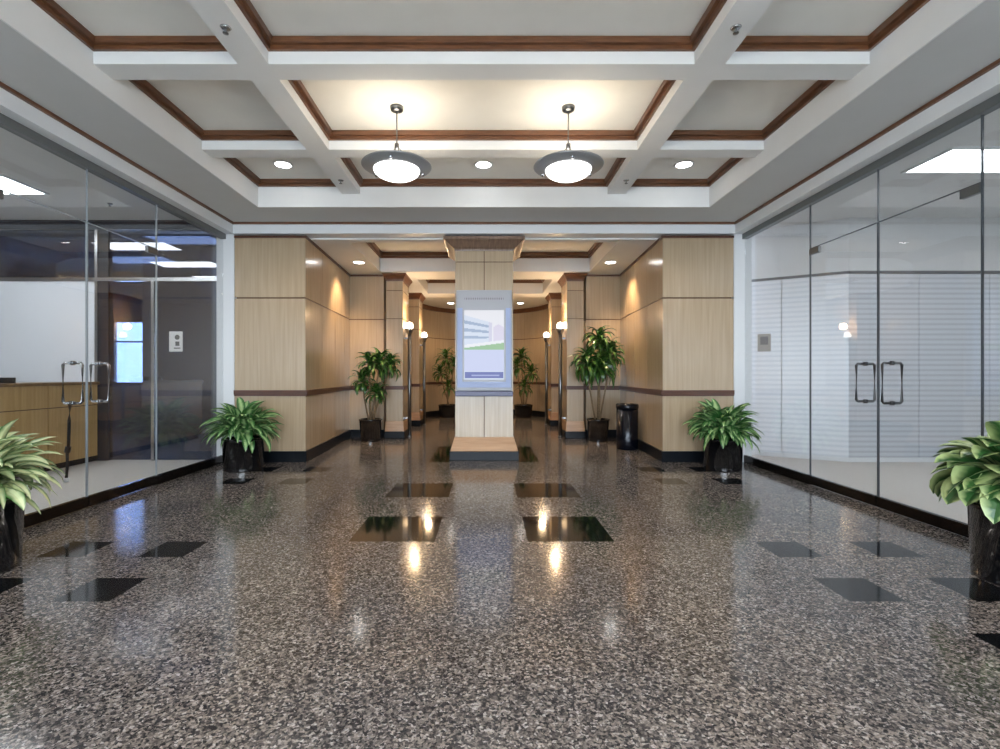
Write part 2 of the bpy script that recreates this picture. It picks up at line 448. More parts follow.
# corridor ceiling
m = MB()
m.box(-3.42, -1.93, 6.9, YR+.3, ZC, 3.7).box(1.93, 3.42, 6.9, YR+.3, ZC, 3.7)
m.box(-1.93, 1.93, 6.9, 7.05, ZC, 3.7).box(-1.93, 1.93, 9.04, 9.8, ZC, 3.7)
m.box(-1.93, 1.93, 7.05, 9.04, 3.45, 3.7, 2)
m.box(-2.2, -1.35, 9.8, 11.5, ZC, 3.7).box(1.35, 2.2, 9.8, 11.5, ZC, 3.7)
m.box(-1.35, 1.35, 9.8, 11.5, 3.45, 3.7, 2).box(-2.2, 2.2, 11.5, 12.0, ZC, 3.7)
m.box(-2.2, 2.2, 12.0, 15.3, 3.15, 3.7, 2)
struct(m.build('ceiling_corridor', [M['ceil'], M['soffit'], M['panel']]))
crown(-1.93, 1.93, 7.05, 9.04, 3.345, 3.449); crown(-1.35, 1.35, 9.8, 11.5, 3.345, 3.449)

# ------------------------------------------------------------------ COLUMN
def column(name, label, cx, y0, hx, hy, z_cap, flare, kind=None, parts=True):
    cy = y0+hy
    o = thing(name, label, 'column', (cx, cy, 0), 'wood clad corridor pilasters' if kind else None)
    m = MB(); m.box(cx-hx+.012, cx+hx-.012, cy-hy+.012, cy+hy-.012, .30, 3.095, 1)
    g = .006
    zs = [.30, 2.78, z_cap] if not kind else [.30, .95, 2.25, 2.78, z_cap]
    for j in range(len(zs)-1):
        q0 = zs[j]+(g if j else 0); q1 = zs[j+1]-g
        for sx in (-1, 1):
            gg = 0 if kind else g
            xa, xb_ = (cx-hx, cx-gg) if sx < 0 else (cx+gg, cx+hx)
            m.box(xa, xb_, cy-hy, cy-hy+.014, q0, q1); m.box(xa, xb_, cy+hy-.014, cy+hy, q0, q1)
            ya, yb_ = (cy-hy+.014, cy-gg) if sx < 0 else (cy+gg, cy+hy-.014)
            m.box(cx-hx, cx-hx+.014, ya, yb_, q0, q1); m.box(cx+hx-.014, cx+hx, ya, yb_, q0, q1)
    m.build('shaft', [M['maple'], M['joint']], o)
    if kind: MB().box(cx-hx-.02, cx+hx+.02, cy-hy-.02, cy+hy+.02, .915, .985).build('chair_rail', M['rail'], o)
    f = flare
    MB().frustum(cx, cy, .13, hx+f*.45, hy+f*.45, .32, hx+.012, hy+.012).build('wood_plinth', M['plinth'], o, .006)
    MB().box(cx-hx-f*.45-.01, cx+hx+f*.45+.01, cy-hy-f*.45-.01, cy+hy+f*.45+.01, 0, .13).build('stone_base', M['base'], o, .006)
    m = MB(); h = 3.10-z_cap
    prof = [(0, 0), (.012, .06), (.10, .16), (.32, .30), (.62, .55), (.9, .74), (1, .76), (1, 1)] if not kind else [(0, 0), (.1, .2), (.6, .6), (1, .8), (1, 1)]
    for (f0, t0), (f1, t1) in zip(prof[:-1], prof[1:]):
        if t1 > t0: m.frustum(cx, cy, z_cap+h*t0, hx+f*f0+.006, hy+f*f0+.006, z_cap+h*t1, hx+f*f1+.006, hy+f*f1+.006)
    m.build('capital', M['crown'] if kind else M['capital'], o)
    return o
M['plinth'] = wood('plinth_wood', srgb(176, 132, 92), srgb(198, 156, 116), .3, (1, 14, 14))
M['capital'] = wood('taupe_capital_wood', srgb(112, 88, 72), srgb(142, 116, 98), .35, (20, 3, 3))
col = column('column', 'square wood panelled column in the middle holding the lit display, flared capital', 0, 6.88, .405, .41, 2.94, .15)
for sd, nm in ((-1, 'left'), (1, 'right')):
    column('pilaster', 'maple clad pilaster behind the nearer sconce on the %s side of the corridor' % nm, sd*1.70, 9.22, .155, .35, 2.96, .06, 1)
    column('pilaster', 'farther maple pilaster beside the second sconce on the %s side of the corridor' % nm, sd*1.70, 11.45, .155, .3, 2.96, .06, 1)

# ------------------------------------------------------------------ DISPLAY
d = thing('display_screen', 'tall lit poster display in pale surround hung on the central column', 'display', (0, 6.80, .96))
m = MB(); m.box(-.385, .385, 6.78, 6.875, .97, 2.37); m.build('surround', M['panelmetal'], d, .012)
m = MB(); m.box(-.40, .40, 6.75, 6.875, .90, .969); m.build('bottom_ledge', simple('ledge_grey', srgb(96, 98, 124), .4), d, .01)
# screen: picture drawn cell by cell with a colour attribute
def screen_col(u, v):
    if v > .43:
        if v < .455+.075*u: return (.34+.05*u, .60, .36)                 # lawn
        if v < .50+.07*u: return (.93, .95, 1.0)                          # snowy kerb
        roof = .93-.16*u
        if v < roof and u < .70:                                          # facade seen at a slant
            w = (v-.52-.05*u)/(roof-.52-.05*u)
            if u > .62: return (.74, .74, .90)
            if .16 < w < .26 or .42 < w < .54 or .70 < w < .82: return (.42, .52, .70)
            return (.76, .84, .98)
        if v < .80-.35*abs(u-.86) and u > .74: return (.80, .76, .92)     # bare tree
        return (.93, .94, 1.0)
    if .02 < v < .105 and .02 < u < .98:
        if .052 < v < .074 and .18 < u < .88: return (.42, .47, .78)
        return (.16, .19, .48)
    return (.66, .71, .96) if v > .12 else (.74, .82, .98)
nx, nz = 60, 100; sw = .275; z0, z1 = 1.13, 2.09
me_v = [(-sw+2*sw*i/nx, 6.774, z0+(z1-z0)*j/nz) for j in range(nz+1) for i in range(nx+1)]
me_f = [(j*(nx+1)+i, j*(nx+1)+i+1, (j+1)*(nx+1)+i+1, (j+1)*(nx+1)+i) for j in range(nz) for i in range(nx)]
# sides so the screen is a thin slab
k0 = len(me_v); me_v += [(-sw, 6.781, z0), (sw, 6.781, z0), (sw, 6.781, z1), (-sw, 6.781, z1)]
c0, c1, c2, c3 = 0, nx, (nz+1)*(nx+1)-1, nz*(nx+1)
me_f += [(c0, c1, k0+1, k0), (c1, c2, k0+2, k0+1), (c2, c3, k0+3, k0+2), (c3, c0, k0, k0+3)]
me = bpy.data.meshes.new('screen'); me.from_pydata(me_v, [], me_f)
ca = me.color_attributes.new('pic', 'FLOAT_COLOR', 'CORNER')
li = 0
for p in me.polygons:
    c = p.center; u = (c.x+sw)/(2*sw); v = (c.z-z0)/(z1-z0)
    colr = screen_col(min(.99, max(0, u)), min(.99, max(0, v)))
    for l in p.loop_indices: ca.data[l].color = (*colr, 1)
sm, nt, b = new_mat('lit_screen')
vc = nt.nodes.new('ShaderNodeVertexColor'); vc.layer_name = 'pic'
nt.links.new(vc.outputs['Color'], b.inputs['Emission Color']); b.inputs['Emission Strength'].default_value = .55; b.inputs['Specular IOR Level'].default_value = .1
b.inputs['Base Color'].default_value = (.02, .02, .02, 1); b.inputs['Roughness'].default_value = .2
me.materials.append(sm); so = bpy.data.objects.new('screen', me); C.objects.link(so); so.parent = d; so.location = -d.location
so['label'] = 'glowing picture of a building over grass with a blue caption bar'
m = MB().box(-.27, .27, 6.776, 6.781, 2.235, 2.262)
m.build('heading', striped('faint_heading', srgb(120, 110, 116), srgb(158, 160, 166), .03, axis=0), d)
# glow around the screen, painted as pale blue strips on the surround
MB().box(-.37, -.30, 6.774, 6.781, 1.02, 2.12).box(.30, .37, 6.774, 6.781, 1.02, 2.12).box(-.30, .30, 6.774, 6.781, 1.02, 1.10).build('painted_glow_strip', simple('painted_blue_glow', srgb(150, 164, 200), .4), d)

# ------------------------------------------------------------------ GLASS WALLS
DY = (3.49, 4.42, 5.35)
for sd, nm, base in ((-1, 'left', 1), (1, 'right', 4)):
    X = sd*GX
    def pane(n, y0, y1, z0, z1):
        w = MB().box(X-.006, X+.006, y0+.003, y1-.003, z0, z1).build('window_%d' % n, M['glass']); struct(w)
        return w
    def rail_(par, y0, y1, h=.1, z=0, nm_='base_rail'):
        return MB().box(X-.022, X+.022, y0+.004, y1-.004, z, z+h).build(nm_, M['bronze'], par, .003)
    w = pane(base, DY[2], 6.70, .1, 3.06); rail_(w, DY[2], 6.70)
    MB().box(X-.008, X+.008, DY[2]-.006, DY[2]+.002, .1, 3.06).build('edge_seal', M['edge_l' if sd < 0 else 'edge'], w)
    w = pane(base+1, DY[0], DY[2], 2.575, 3.06)
    MB().box(X-.008, X+.008, DY[1]-.002, DY[1]+.002, 2.58, 3.06).build('edge_seal', M['edge_l' if sd < 0 else 'edge'], w)
    MB().box(X-.007, X+.007, DY[0], DY[2], 2.569, 2.5755).build('edge_seal', M['edge_l' if sd < 0 else 'edge'], w)
    w = pane(base+2, .5, DY[0], .1, 3.06); rail_(w, .5, DY[0])
    MB().box(X-.008, X+.008, DY[0]-.003, DY[0]+.005, .1, 3.06).build('edge_seal', M['edge_l' if sd < 0 else 'edge'], w)
    for k in (0, 1):
        y0, y1 = DY[k]+.004, DY[k+1]-.004
        dn = k+1+(0 if sd < 0 else 2)
        dd = MB().box(X-.006, X+.006, y0, y1, .1, 2.565).build('door_%d' % dn, M['glass']); struct(dd)
        rail_(dd, y0, y1, .092, .008, 'bottom_rail')
        hy = y0 if k == 0 else y1
        s = 1 if k == 0 else -1
        MB().box(X-.018, X+.018, hy, hy+s*.15, 2.50, 2.565).build('top_hinge_patch', M['dmetal'], dd, .003)
        ey = y1 if k == 0 else y0
        MB().box(X-.008, X+.008, ey-.002, ey+.002, .1, 2.565).build('glass_edge', M['edge_l' if sd < 0 else 'edge'], dd)
        hb = DY[1]+(-.15 if k == 0 else .15)
        m = MB()
        for t in (-1, 1):
            xx = X+t*.085
            m.tube([(X+t*.012, hb, 1.30), (X+t*.07, hb, 1.30), (xx, hb, 1.285), (xx, hb, .965), (X+t*.07, hb, .95), (X+t*.012, hb, .95)], .0125, 10)
            for zz in (1.30, .95): m.tube([(X+t*.006, hb, zz), (X+t*.014, hb, zz)], .02, 12)
        hnd = m.build('door_handle', M['metal'] if sd < 0 else M['dmetal'], dd)
        hnd['label'] = 'pair of back to back metal pull bars'

# black lock strap hanging from the left door handle
m = MB()
xh = -GX-.035
m.tube([(xh, 4.27, .965), (xh+.012, 4.27, .93), (xh+.004, 4.27, .80), (xh-.004, 4.275, .62), (xh-.012, 4.28, .56)], .013, 8)
m.tube([(xh-.012, 4.28, .57), (xh-.022, 4.28, .52)], .022, 8)
m.tube([(xh-.022, 4.28, .53), (xh-.016, 4.275, .42), (xh-.02, 4.27, .30)], .012, 8)
st = m.build('lock_strap', M['black'], None, origin=(xh, 4.27, .3))
tag(st, 'thin black lock strap hanging from the left glass doors\' handle', 'strap')
MB().tube([(xh-.02, 4.27, .30), (xh-.02, 4.27, .262)], .018, 10).build('tip', M['signw'], st)['label'] = 'white end tip'

# ------------------------------------------------------------------ LEFT OFFICE
ZO = 3.35
m = MB().box(-10, -3.66, -1.2, 7.1, ZO, 3.6)
struct(m.build('ceiling_left_office', M['ceil']))
struct(MB().box(-10.1, -9.9, -1.2, 11, 0, ZO).build('wall_far_left', M['wall']))
struct(MB().box(-10, -3.66, -1.3, -1.15, 0, ZO).build('wall_left_office_back', M['wall']))
YP = 6.85
# glazed partition: frames, smoked panes, white panel behind desk
m = MB()
m.box(-9.9, -3.67, YP-.03, YP+.06, 3.22, ZO)
trim(m, simple('dark_frame', srgb(40, 46, 60), .3))
m = MB()
m.box(-9.9, -3.67, YP-.035, YP+.035, 2.50, 2.55); m.box(-5.42, -5.38, YP-.035, YP+.035, .0, 2.50); m.box(-5.42, -5.38, YP-.035, YP+.035, 2.55, 3.22)
m.box(-4.635, -4.595, YP-.035, YP+.035, 0, 2.50)
trim(m, M['metal'])
trim(MB().box(-5.378, -5.24, YP-.02, YP+.06, 0, 3.22), simple('charcoal_post', srgb(42, 44, 52), .4))
w = MB().box(-9.9, -5.43, YP-.004, YP+.004, 2.551, 3.219).box(-5.235, -3.67, YP-.004, YP+.004, 2.551, 3.219).build('window_7', M['dglass']); struct(w)
w = MB().box(-5.235, -4.64, YP-.005, YP+.005, .01, 2.499).build('door_5', M['dglass']); struct(w)
w = MB().box(-4.59, -3.67, YP-.005, YP+.005, .01, 2.499).build('window_8', M['dglass']); struct(w)
struct(MB().box(-9.9, -5.425, YP-.02, YP+.04, 0, 2.499).build('wall_left_office_front', M['bwall']))
# dim rooms behind
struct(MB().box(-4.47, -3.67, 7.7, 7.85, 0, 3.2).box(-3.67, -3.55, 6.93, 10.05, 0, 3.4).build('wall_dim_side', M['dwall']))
m = MB()   # rear wall with a real window opening
wx0, wx1, wz0, wz1 = -7.55, -6.9, 1.0, 2.3
m.box(-9.9, wx0, 9.9, 10.05, 0, 3.2).box(wx1, -3.67, 9.9, 10.05, 0, 3.2).box(wx0, wx1, 9.9, 10.05, 0, wz0).box(wx0, wx1, 9.9, 10.05, wz1, 3.2)
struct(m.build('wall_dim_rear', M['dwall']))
m = MB().box(wx0, wx0+.04, 9.93, 9.99, wz0, wz1).box(wx1-.04, wx1, 9.93, 9.99, wz0, wz1).box(wx0+.04, wx1-.04, 9.93, 9.99, wz1-.04, wz1).box(wx0+.04, wx1-.04, 9.93, 9.99, wz0, wz0+.04).box(wx0+.04, wx1-.04, 9.93, 9.99, 1.85, 1.88)
wf = m.build('window_9', M['track']); struct(wf)
MB().box(wx0+.04, wx1-.04, 9.955, 9.965, wz0+.04, wz1-.04).build('pane', M['glass'], wf)
struct(MB().box(-9.9, -3.67, 7.1, 10.1, 3.2, 3.4).build('ceiling_dim_room', M['ceil']))
# sign on smoked glass
s = thing('wall_sign', 'small white notice on the smoked glass behind the left glass wall', 'sign', (-4.30, YP-.02, 1.55))
MB().box(-4.395, -4.21, YP-.016, YP-.006, 1.52, 1.80).build('plate', M['signw'], s, .002); plate = s.children[0]
m = MB(); m.tube([(-4.28, YP-.019, 1.72), (-4.28, YP-.017, 1.72)], .035, 14); m.box(-4.325, -4.235, YP-.019, YP-.016, 1.56, 1.575); m.box(-4.305, -4.25, YP-.019, YP-.016, 1.60, 1.66)
m.build('pictogram', M['ink'], plate)
# reception desk
t = thing('reception_desk', 'maple panelled reception desk seen through the left glass doors', 'desk', (-5.75, 5.6, 0))
xf = -5.37
m = MB(); m.box(-6.1, xf-.012, 4.4, YP-.04, .08, 1.06, 1)
ycuts = [4.4, 5.22, 6.04, YP-.04]
for i in range(3):
    for z0, z1 in ((.08, .775), (.787, 1.06)):
        m.box(xf-.012, xf, ycuts[i]+.006, ycuts[i+1]-.006, z0, z1)
m.box(-6.1, xf, 4.388, 4.4, .08, 1.06)
m.build('body', [M['maple2'], M['joint']], t)
MB().box(-6.12, xf+.03, 4.36, YP-.04, 1.06, 1.10).build('countertop', wood('desk_top_wood', srgb(120, 92, 58), srgb(146, 114, 74), .3), t, .005)
MB().box(-6.08, xf-.04, 4.44, YP-.04, 0, .08).build('kick_plate', M['base'], t)
k = thing('letter_tray', 'low black tray lying on the reception desk counter', 'tray', (-5.62, 5.55, 1.10))
MB().box(-5.78, -5.46, 5.40, 5.72, 1.10, 1.112).build('tray_base', M['black'], k, .002)
m = MB(); m.box(-5.78, -5.765, 5.40, 5.72, 1.112, 1.165).box(-5.475, -5.46, 5.40, 5.72, 1.112, 1.165).box(-5.765, -5.475, 5.70, 5.72, 1.112, 1.165).box(-5.765, -5.475, 5.40, 5.415, 1.112, 1.14)
m.build('tray_side', M['black'], k, .002)

# ------------------------------------------------------------------ RIGHT OFFICE
struct(MB().box(3.66, 10, -1.2, 8.6, ZO, 3.6).build('ceiling_right_office', M['ceil']))
struct(MB().box(9.9, 10.1, -1.2, 8.6, 0, ZO).build('wall_far_right', M['wall']))
struct(MB().box(3.66, 10, -1.3, -1.15, 0, ZO).build('wall_right_office_back', M['wall']))
ca_, cb_ = Vector((5.0, 6.72)), Vector((3.66, 7.55))
m = MB(); m.box(5.0, 9.9, 6.76, 6.95, 0, ZO); m.box(5.0, 9.9, 6.72, 6.76, 2.62, ZO)
u = (ca_-cb_); Ln = u.length; u.normalize(); n = Vector((u.y, -u.x))
m.obox(cb_, u, n, 0, Ln, -.2, -.06, 0, ZO); m.obox(cb_, u, n, 0, Ln, -.06, 0, 2.62, ZO)
struct(m.build('wall_right_office_front', M['wall']))
m = MB(); m.box(5.0, 9.9, 6.70, 6.74, 2.585, 2.62); m.obox(cb_, u, n, 0, Ln, -.03, .02, 2.585, 2.62)
trim(m, simple('grey_track', srgb(96, 100, 106), .4))
m = MB()
for i in range(5): m.box(5.0+i*.97+.004, 5.0+(i+1)*.97-.004, 6.725, 6.74, .06, 2.585)
struct(m.build('window_10', M['frost']))
m = MB(); m.obox(cb_, u, n, 0, Ln*.5-.004, -.02, 0, .06, 2.585); m.obox(cb_, u, n, Ln*.5+.004, Ln, -.02, 0, .06, 2.585)
struct(m.build('window_11', M['frost2']))
m = MB(); m.box(5.0, 9.9, 6.71, 6.75, 0, .06); m.obox(cb_, u, n, 0, Ln, -.04, .012, 0, .06)
struct(m.build('baseboard_right_office', M['white']))
s = thing('wall_sign', 'small grey plaque on the pale frosted panel behind the right glass wall', 'sign', (4.25, 7.15, 1.5))
pc = cb_+u*(Ln*.36)
m = MB(); m.obox(pc, u, n, -.085, .085, .001, .012, 1.54, 1.80); plate = m.build('plate', M['sign'], s)
m = MB(); m.obox(pc, u, n, -.05, .05, .012, .015, 1.64, 1.76); m.build('pictogram', M['ink'], plate)

# ------------------------------------------------------------------ LIGHTS
def troffer(x0, x1, y0, y1, label, ZO=ZO, mat='troffer'):
    o = thing('ceiling_light_panel', label, 'light', ((x0+x1)/2, (y0+y1)/2, ZO))
    MB().box(x0+.03, x1-.03, y0+.03, y1-.03, ZO-.012, ZO-.002).build('diffuser', M[mat], o)
    m = MB().box(x0, x0+.03, y0, y1, ZO-.02, ZO).box(x1-.03, x1, y0, y1, ZO-.02, ZO).box(x0+.03, x1-.03, y0, y0+.03, ZO-.02, ZO).box(x0+.03, x1-.03, y1-.03, y1, ZO-.02, ZO)
    m.build('frame', M['white'], o)
troffer(-6.4, -5.15, 5.25, 5.82, 'rectangular ceiling light panel deep in the left office, the one seen directly')
troffer(-6.4, -5.15, 3.9, 4.47, 'second office ceiling light on the left, seen mirrored in the smoked glass')
troffer(-6.4, -5.15, 2.55, 3.12, 'nearest office ceiling light on the left, seen mirrored in the smoked glass')
troffer(4.43, 5.68, 4.62, 5.2, 'bright ceiling light panel in the right office above the glass doors')
troffer(4.43, 5.68, 2.4, 2.98, 'near ceiling light panel in the right office outside the frame')
troffer(7.0, 8.25, 4.62, 5.2, 'ceiling light panel at the far side of the right office')
troffer(4.43, 5.68, .2, .78, 'added fill light panel in the right office level with the camera')  # unseen, added with the next panel to bring more office light into the lobby
troffer(-6.4, -5.15, .2, .78, 'added fill light panel in the left office level with the camera')

M['fill_panel'] = emit('added_fill_panel', (.92, .96, 1, 1), 1.6)  # weak panels added to brighten the room behind the smoked glass
troffer(-4.9, -3.9, 6.98, 7.5, 'added weak fill light panel just behind the smoked glass partition', 3.2, 'fill_panel')
troffer(-6.6, -5.4, 8.2, 8.8, 'added weak fill light panel in the room behind the smoked glass', 3.2, 'fill_panel')
def pendant(x, y, label):
    o = thing('pendant_light', label, 'light', (x, y, ZP), 'bowl pendants in the middle coffer')
    MB().lathe(x, y, [(0, ZP-.045), (.03, ZP-.045), (.055, ZP-.03), (.06, ZP), (0, ZP)], 24).build('canopy', M['dmetal'], o)
    zb = H+1.85
    MB().tube([(x, y, ZP-.04), (x, y, zb+.04)], .006, 8).build('stem', M['dmetal'], o)
    m = MB(); m.lathe(x, y, [(.205, zb-.015), (.30, zb+.012), (.312, zb+.02), (.30, zb+.03), (.21, zb+.005), (.205, zb-.015)], 48)
    m.build('metal_ring', M['ring'], o)
    for k in range(3):
        a = 2*PI*k/3+.5
        MB().tube([(x, y, zb+.2), (x+.24*math.cos(a), y+.24*math.sin(a), zb+.015)], .004, 6).build('support_arm', M['dmetal'], o)
    MB().lathe(x, y, [(0, zb+.17), (.02, zb+.17), (.02, zb+.22), (0, zb+.22)], 12).build('hub', M['dmetal'], o)
    m = MB(); pr = [(.206*math.sin(a), zb-.012-.085*math.cos(a)) for a in [i*PI/2/10 for i in range(11)]]
    m.lathe(x, y, pr+[(.198, zb-.012)]+[(.198*math.sin(a), zb-.012-.078*math.cos(a)) for a in [PI/2*(1-i/10) for i in range(11)]], 48)
    m.build('glass_bowl', M['bowl'], o)
    for k in range(3):
        a = 2*PI*k/3+.5; m = MB()
        m.lathe(x+.25*math.cos(a), y+.25*math.sin(a), [(0, zb-.02), (.012, zb-.02), (.016, zb-.005), (.016, zb+.005)], 12)
        m.build('finial', M['metal'], o)
    lampo('lamp', 'POINT', (x, y, zb+.04), 6, WARM2, o, .09)
pendant(-.77, 4.40, 'left of the two hanging bowl lamps in the middle coffer')
pendant(.77, 4.40, 'right of the two hanging bowl lamps in the middle coffer')
pendant(-.77, 1.60, 'added fill light, left hanging bowl lamp of the coffer over the camera')  # this and the pendants below are unseen, added to light the ceiling
pendant(.77, 1.60, 'added fill light, right hanging bowl lamp of the coffer over the camera')
pendant(-.77, -.95, 'added fill light, left hanging bowl lamp of the coffer behind the camera')
pendant(.77, -.95, 'added fill light, right hanging bowl lamp of the coffer behind the camera')

def downlight(x, y, z, label, e=22, group='recessed downlights', tilt=(0, 0, 0), r=.085, spot=120, col=NEUT):
    o = thing('recessed_downlight', label, 'light', (x, y, z), group)
    MB().lathe(x, y, [(r, z-.001), (r+.025, z-.001), (r+.022, z-.01), (r, z-.006), (r, z-.001)], 28).build('trim_ring', M['white'], o)
    MB().lathe(x, y, [(0, z-.004), (r, z-.004), (r, z-.001), (0, z-.001)], 28, smooth=False).build('lens', M['lens'], o)
    lampo('lamp', 'SPOT', (x, y, z-.02), e, col, o, .06, rot=tilt, spot=R(spot), blend=.7)
for x, lb in ((-2.29, 'recessed downlight in the far left small coffer'), (0, 'recessed downlight in the middle far coffer between the bowl pendants'), (2.29, 'recessed downlight in the far right small coffer')):
    downlight(x, 5.60, ZP, lb, 42)
for x, nm in ((-2.29, 'left'), (0, 'centre'), (2.29, 'right')):
    for y in (.3, -1.1): downlight(x, y, ZP, 'added fill downlight %s of the coffers behind the camera, %s' % (nm, 'nearer' if y > 0 else 'farther'), 50)  # unseen downlights added to raise the lobby brightness
    
for sd, nm in ((-1, 'left'), (1, 'right')):
    downlight(sd*2.13, 8.3, ZC, 'recessed downlight over the tall plant on the %s of the corridor' % nm, 110, tilt=(R(12), R(-18*sd) if False else R(16*-sd), 0), col=WARM, spot=95)
    for y in (10.1, 11.2): pass
downlight(0, 10.6, 3.45, 'recessed downlight in the second corridor coffer', 45, col=NEUT)
downlight(0, 8.3, 3.45, 'added downlight in the first corridor coffer, hidden behind the column', 40, col=NEUT)  # added light for this coffer, kept out of sight by the column
downlight(-.95, 13.4, 3.15, 'recessed downlight over the end wall plant on the left', 48, col=WARM)
downlight(.95, 13.4, 3.15, 'recessed downlight over the end wall plant on the right', 48, col=WARM)

def sconce(sd, y, label):
    x = sd*1.45
    o = thing('post_sconce', label, 'light', (x, y, 0), 'steel post sconces in the corridor')
    MB().tube([(x, y, .01), (x, y, 1.98)], .036, 14).build('post', M['dmetal'], o)
    m = MB(); m.lathe(x, y, [(.03, 1.95), (.06, 2.03), (.09, 2.07), (.085, 2.08), (.05, 2.05), (.0, 2.04)], 24); m.build('cup', M['metal'], o)
    m = MB(); m.lathe(x, y, [(0, 2.045), (.045, 2.055), (.066, 2.09), (.07, 2.14), (.05, 2.19), (.0, 2.21)], 24); m.build('glass_shade', M['globe'], o)
    for z in (.35, 1.88): MB().box(x, sd*1.543, y-.012, y+.012, z, z+.03).build('bracket', M['dmetal'], o)
    MB().lathe(x, y, [(0, 0), (.05, 0), (.045, .02), (.028, .03)], 20).build('foot', M['dmetal'], o)
    lampo('lamp', 'POINT', (x-sd*.10, y, 2.34), 15, WARM, o, .07)
for sd, nm in ((-1, 'left'), (1, 'right')):
    sconce(sd, 9.42, 'nearer steel post sconce with lit shade on the %s pilaster' % nm)
    sconce(sd, 11.62, 'farther steel post sconce with lit shade on the %s pilaster' % nm)

# ceiling sprinklers
for x, y, z, lb in ((-1.64, 3.15, ZB, 'small sprinkler on the left long ceiling beam, near end'), (1.64, 3.15, ZB, 'small sprinkler on the right long ceiling beam, near end'),
                (-1.64, 5.63, ZB, 'small sprinkler on the left long ceiling beam, far end'), (1.64, 5.63, ZB, 'small sprinkler on the right long ceiling beam, far end'),
                (-4.7, 6.16, ZO, 'small sprinkler on the left office ceiling')):
    o = thing('sprinkler', lb, 'sprinkler', (x, y, z), 'ceiling sprinklers')
    MB().lathe(x, y, [(0, z-.008), (.025, z-.008), (.034, z), (0, z)], 20).build('escutcheon', M['metal'], o)
    m = MB(); m.tube([(x, y, z-.005), (x, y, z-.035)], .008, 8); m.lathe(x, y, [(0, z-.038), (.018, z-.038), (.018, z-.034), (0, z-.034)], 16); m.build('head', M['dmetal'], o)

# ------------------------------------------------------------------ PLANTS
LIM = [9, 99]
def leaf(m, p, az, el, L_, W, droop, seg=8, fold=.25, roll=0, tipw=.0, shape=1.0):
    p = Vector(p); h = Vector((math.cos(az), math.sin(az), 0)); side = Vector((-math.sin(az), math.cos(az), 0))
    rows = []; e = el; st = L_/seg
    for i in range(seg+1):
        t = i/seg
        w = W*.5*(math.sin(PI*min(1, (t**shape)*.97+.03))**.8)+.002
        d = h*math.cos(e)+Vector((0, 0, 1))*math.sin(e); nrm = d.cross(side)
        s2 = (side*math.cos(roll)+nrm*math.sin(roll)).normalized(); n2 = d.cross(s2)
        if n2.z < 0: n2 = -n2
        tri = [p+s2*w+n2*w*fold, p.copy(), p-s2*w+n2*w*fold]
        for q_, q in enumerate(tri):           # leaves rest against a wall instead of passing through it
            q.x = max(-LIM[0]+.004*q_, min(LIM[0]-.004*q_, q.x)); q.y = min(q.y, LIM[1]-.004*q_)
        rows.append((*tri, t))
        p = p+d*st; e -= droop/seg*(.5+t)
    for i in range(seg):
        a, b_ = rows[i], rows[i+1]
        m.face([a[0], a[1], b_[1], b_[0]], 0, True, [(0, a[3]), (.5, a[3]), (.5, b_[3]), (0, b_[3])])
        m.face([a[1], a[2], b_[2], b_[1]], 0, True, [(.5, a[3]), (1, a[3]), (1, b_[3]), (.5, b_[3])])

def pot(o, x, y, r, h, taper=.94):
    m = MB(); m.lathe(x, y, [(0, 0), (r*taper, 0), (r*taper, .01), (r, h-.03), (r+.006, h-.03), (r+.006, h), (r-.02, h), (r-.03, h-.07), (0, h-.07)], 48)
    pt = m.build('pot', M['pot'], o)
    MB().lathe(x, y, [(0, h-.03), (r-.026, h-.05), (r-.03, h-.068)], 32).build('soil', M['soil'], pt)

def bush(x, y, r, h, R_, top, n, W, L0, mat, seed, label, el_rng=(5, 85), shape=.8):
    rd = random.Random(seed)
    o = thing('potted_foliage_plant', label, 'plant', (x, y, 0), 'round leafy plants in black pots')
    pot(o, x, y, r, h)
    st = MB(); fo = MB()
    for i in range(n):
        f = (i+.5)/n; az = i*2.39996+rd.uniform(-.3, .3)
        rr = r*.55*math.sqrt(rd.random())
        ht = (top-h)*(.10+.50*rd.random()*(1-.35*f))
        b0 = Vector((x+rr*.5*math.cos(az), y+rr*.5*math.sin(az), h-.04))
        p = Vector((x+rr*math.cos(az)*1.25, y+rr*math.sin(az)*1.25, h+ht))
        st.tube([b0, (b0+p)/2+Vector((0, 0, .02)), p], [.007, .006, .004], 5, caps=False)
        el = R(el_rng[1]+(el_rng[0]-el_rng[1])*f+rd.uniform(-10, 10))
        Lf = L0*rd.uniform(.8, 1.15)*(1-.15*(1-f))
        leaf(fo, p, az, el, Lf, W*rd.uniform(.8, 1.15), R(rd.uniform(60, 105)), 8, .28, rd.uniform(-.4, .4), shape=shape)
    st.build('stalks', M['stalk'], o)
    fo.build('foliage', M[mat], o)
LIM[:] = [3.55, 6.68]
bush(-3.05, 6.22, .245, .40, .5, .84, 190, .10, .36, 'leaf_mid', 3, 'bushy green plant in black pot against the white jamb, back left of the lobby', (-10, 80))
bush(3.03, 6.22, .235, .40, .5, .84, 190, .105, .36, 'leaf_mid', 8, 'bushy green plant in black pot by the right glass wall, at lobby back', (-10, 80))
bush(-3.11, 2.98, .25, .44, .5, .88, 200, .085, .35, 'leaf_pale', 5, 'pale variegated plant in black pot cut by the left photo edge', (-5, 75))
bush(3.17, 2.84, .25, .44, .45, .96, 140, .18, .33, 'leaf_broad', 12, 'broad leaved variegated plant in black pot cut by the right photo edge', (-15, 70), .9)

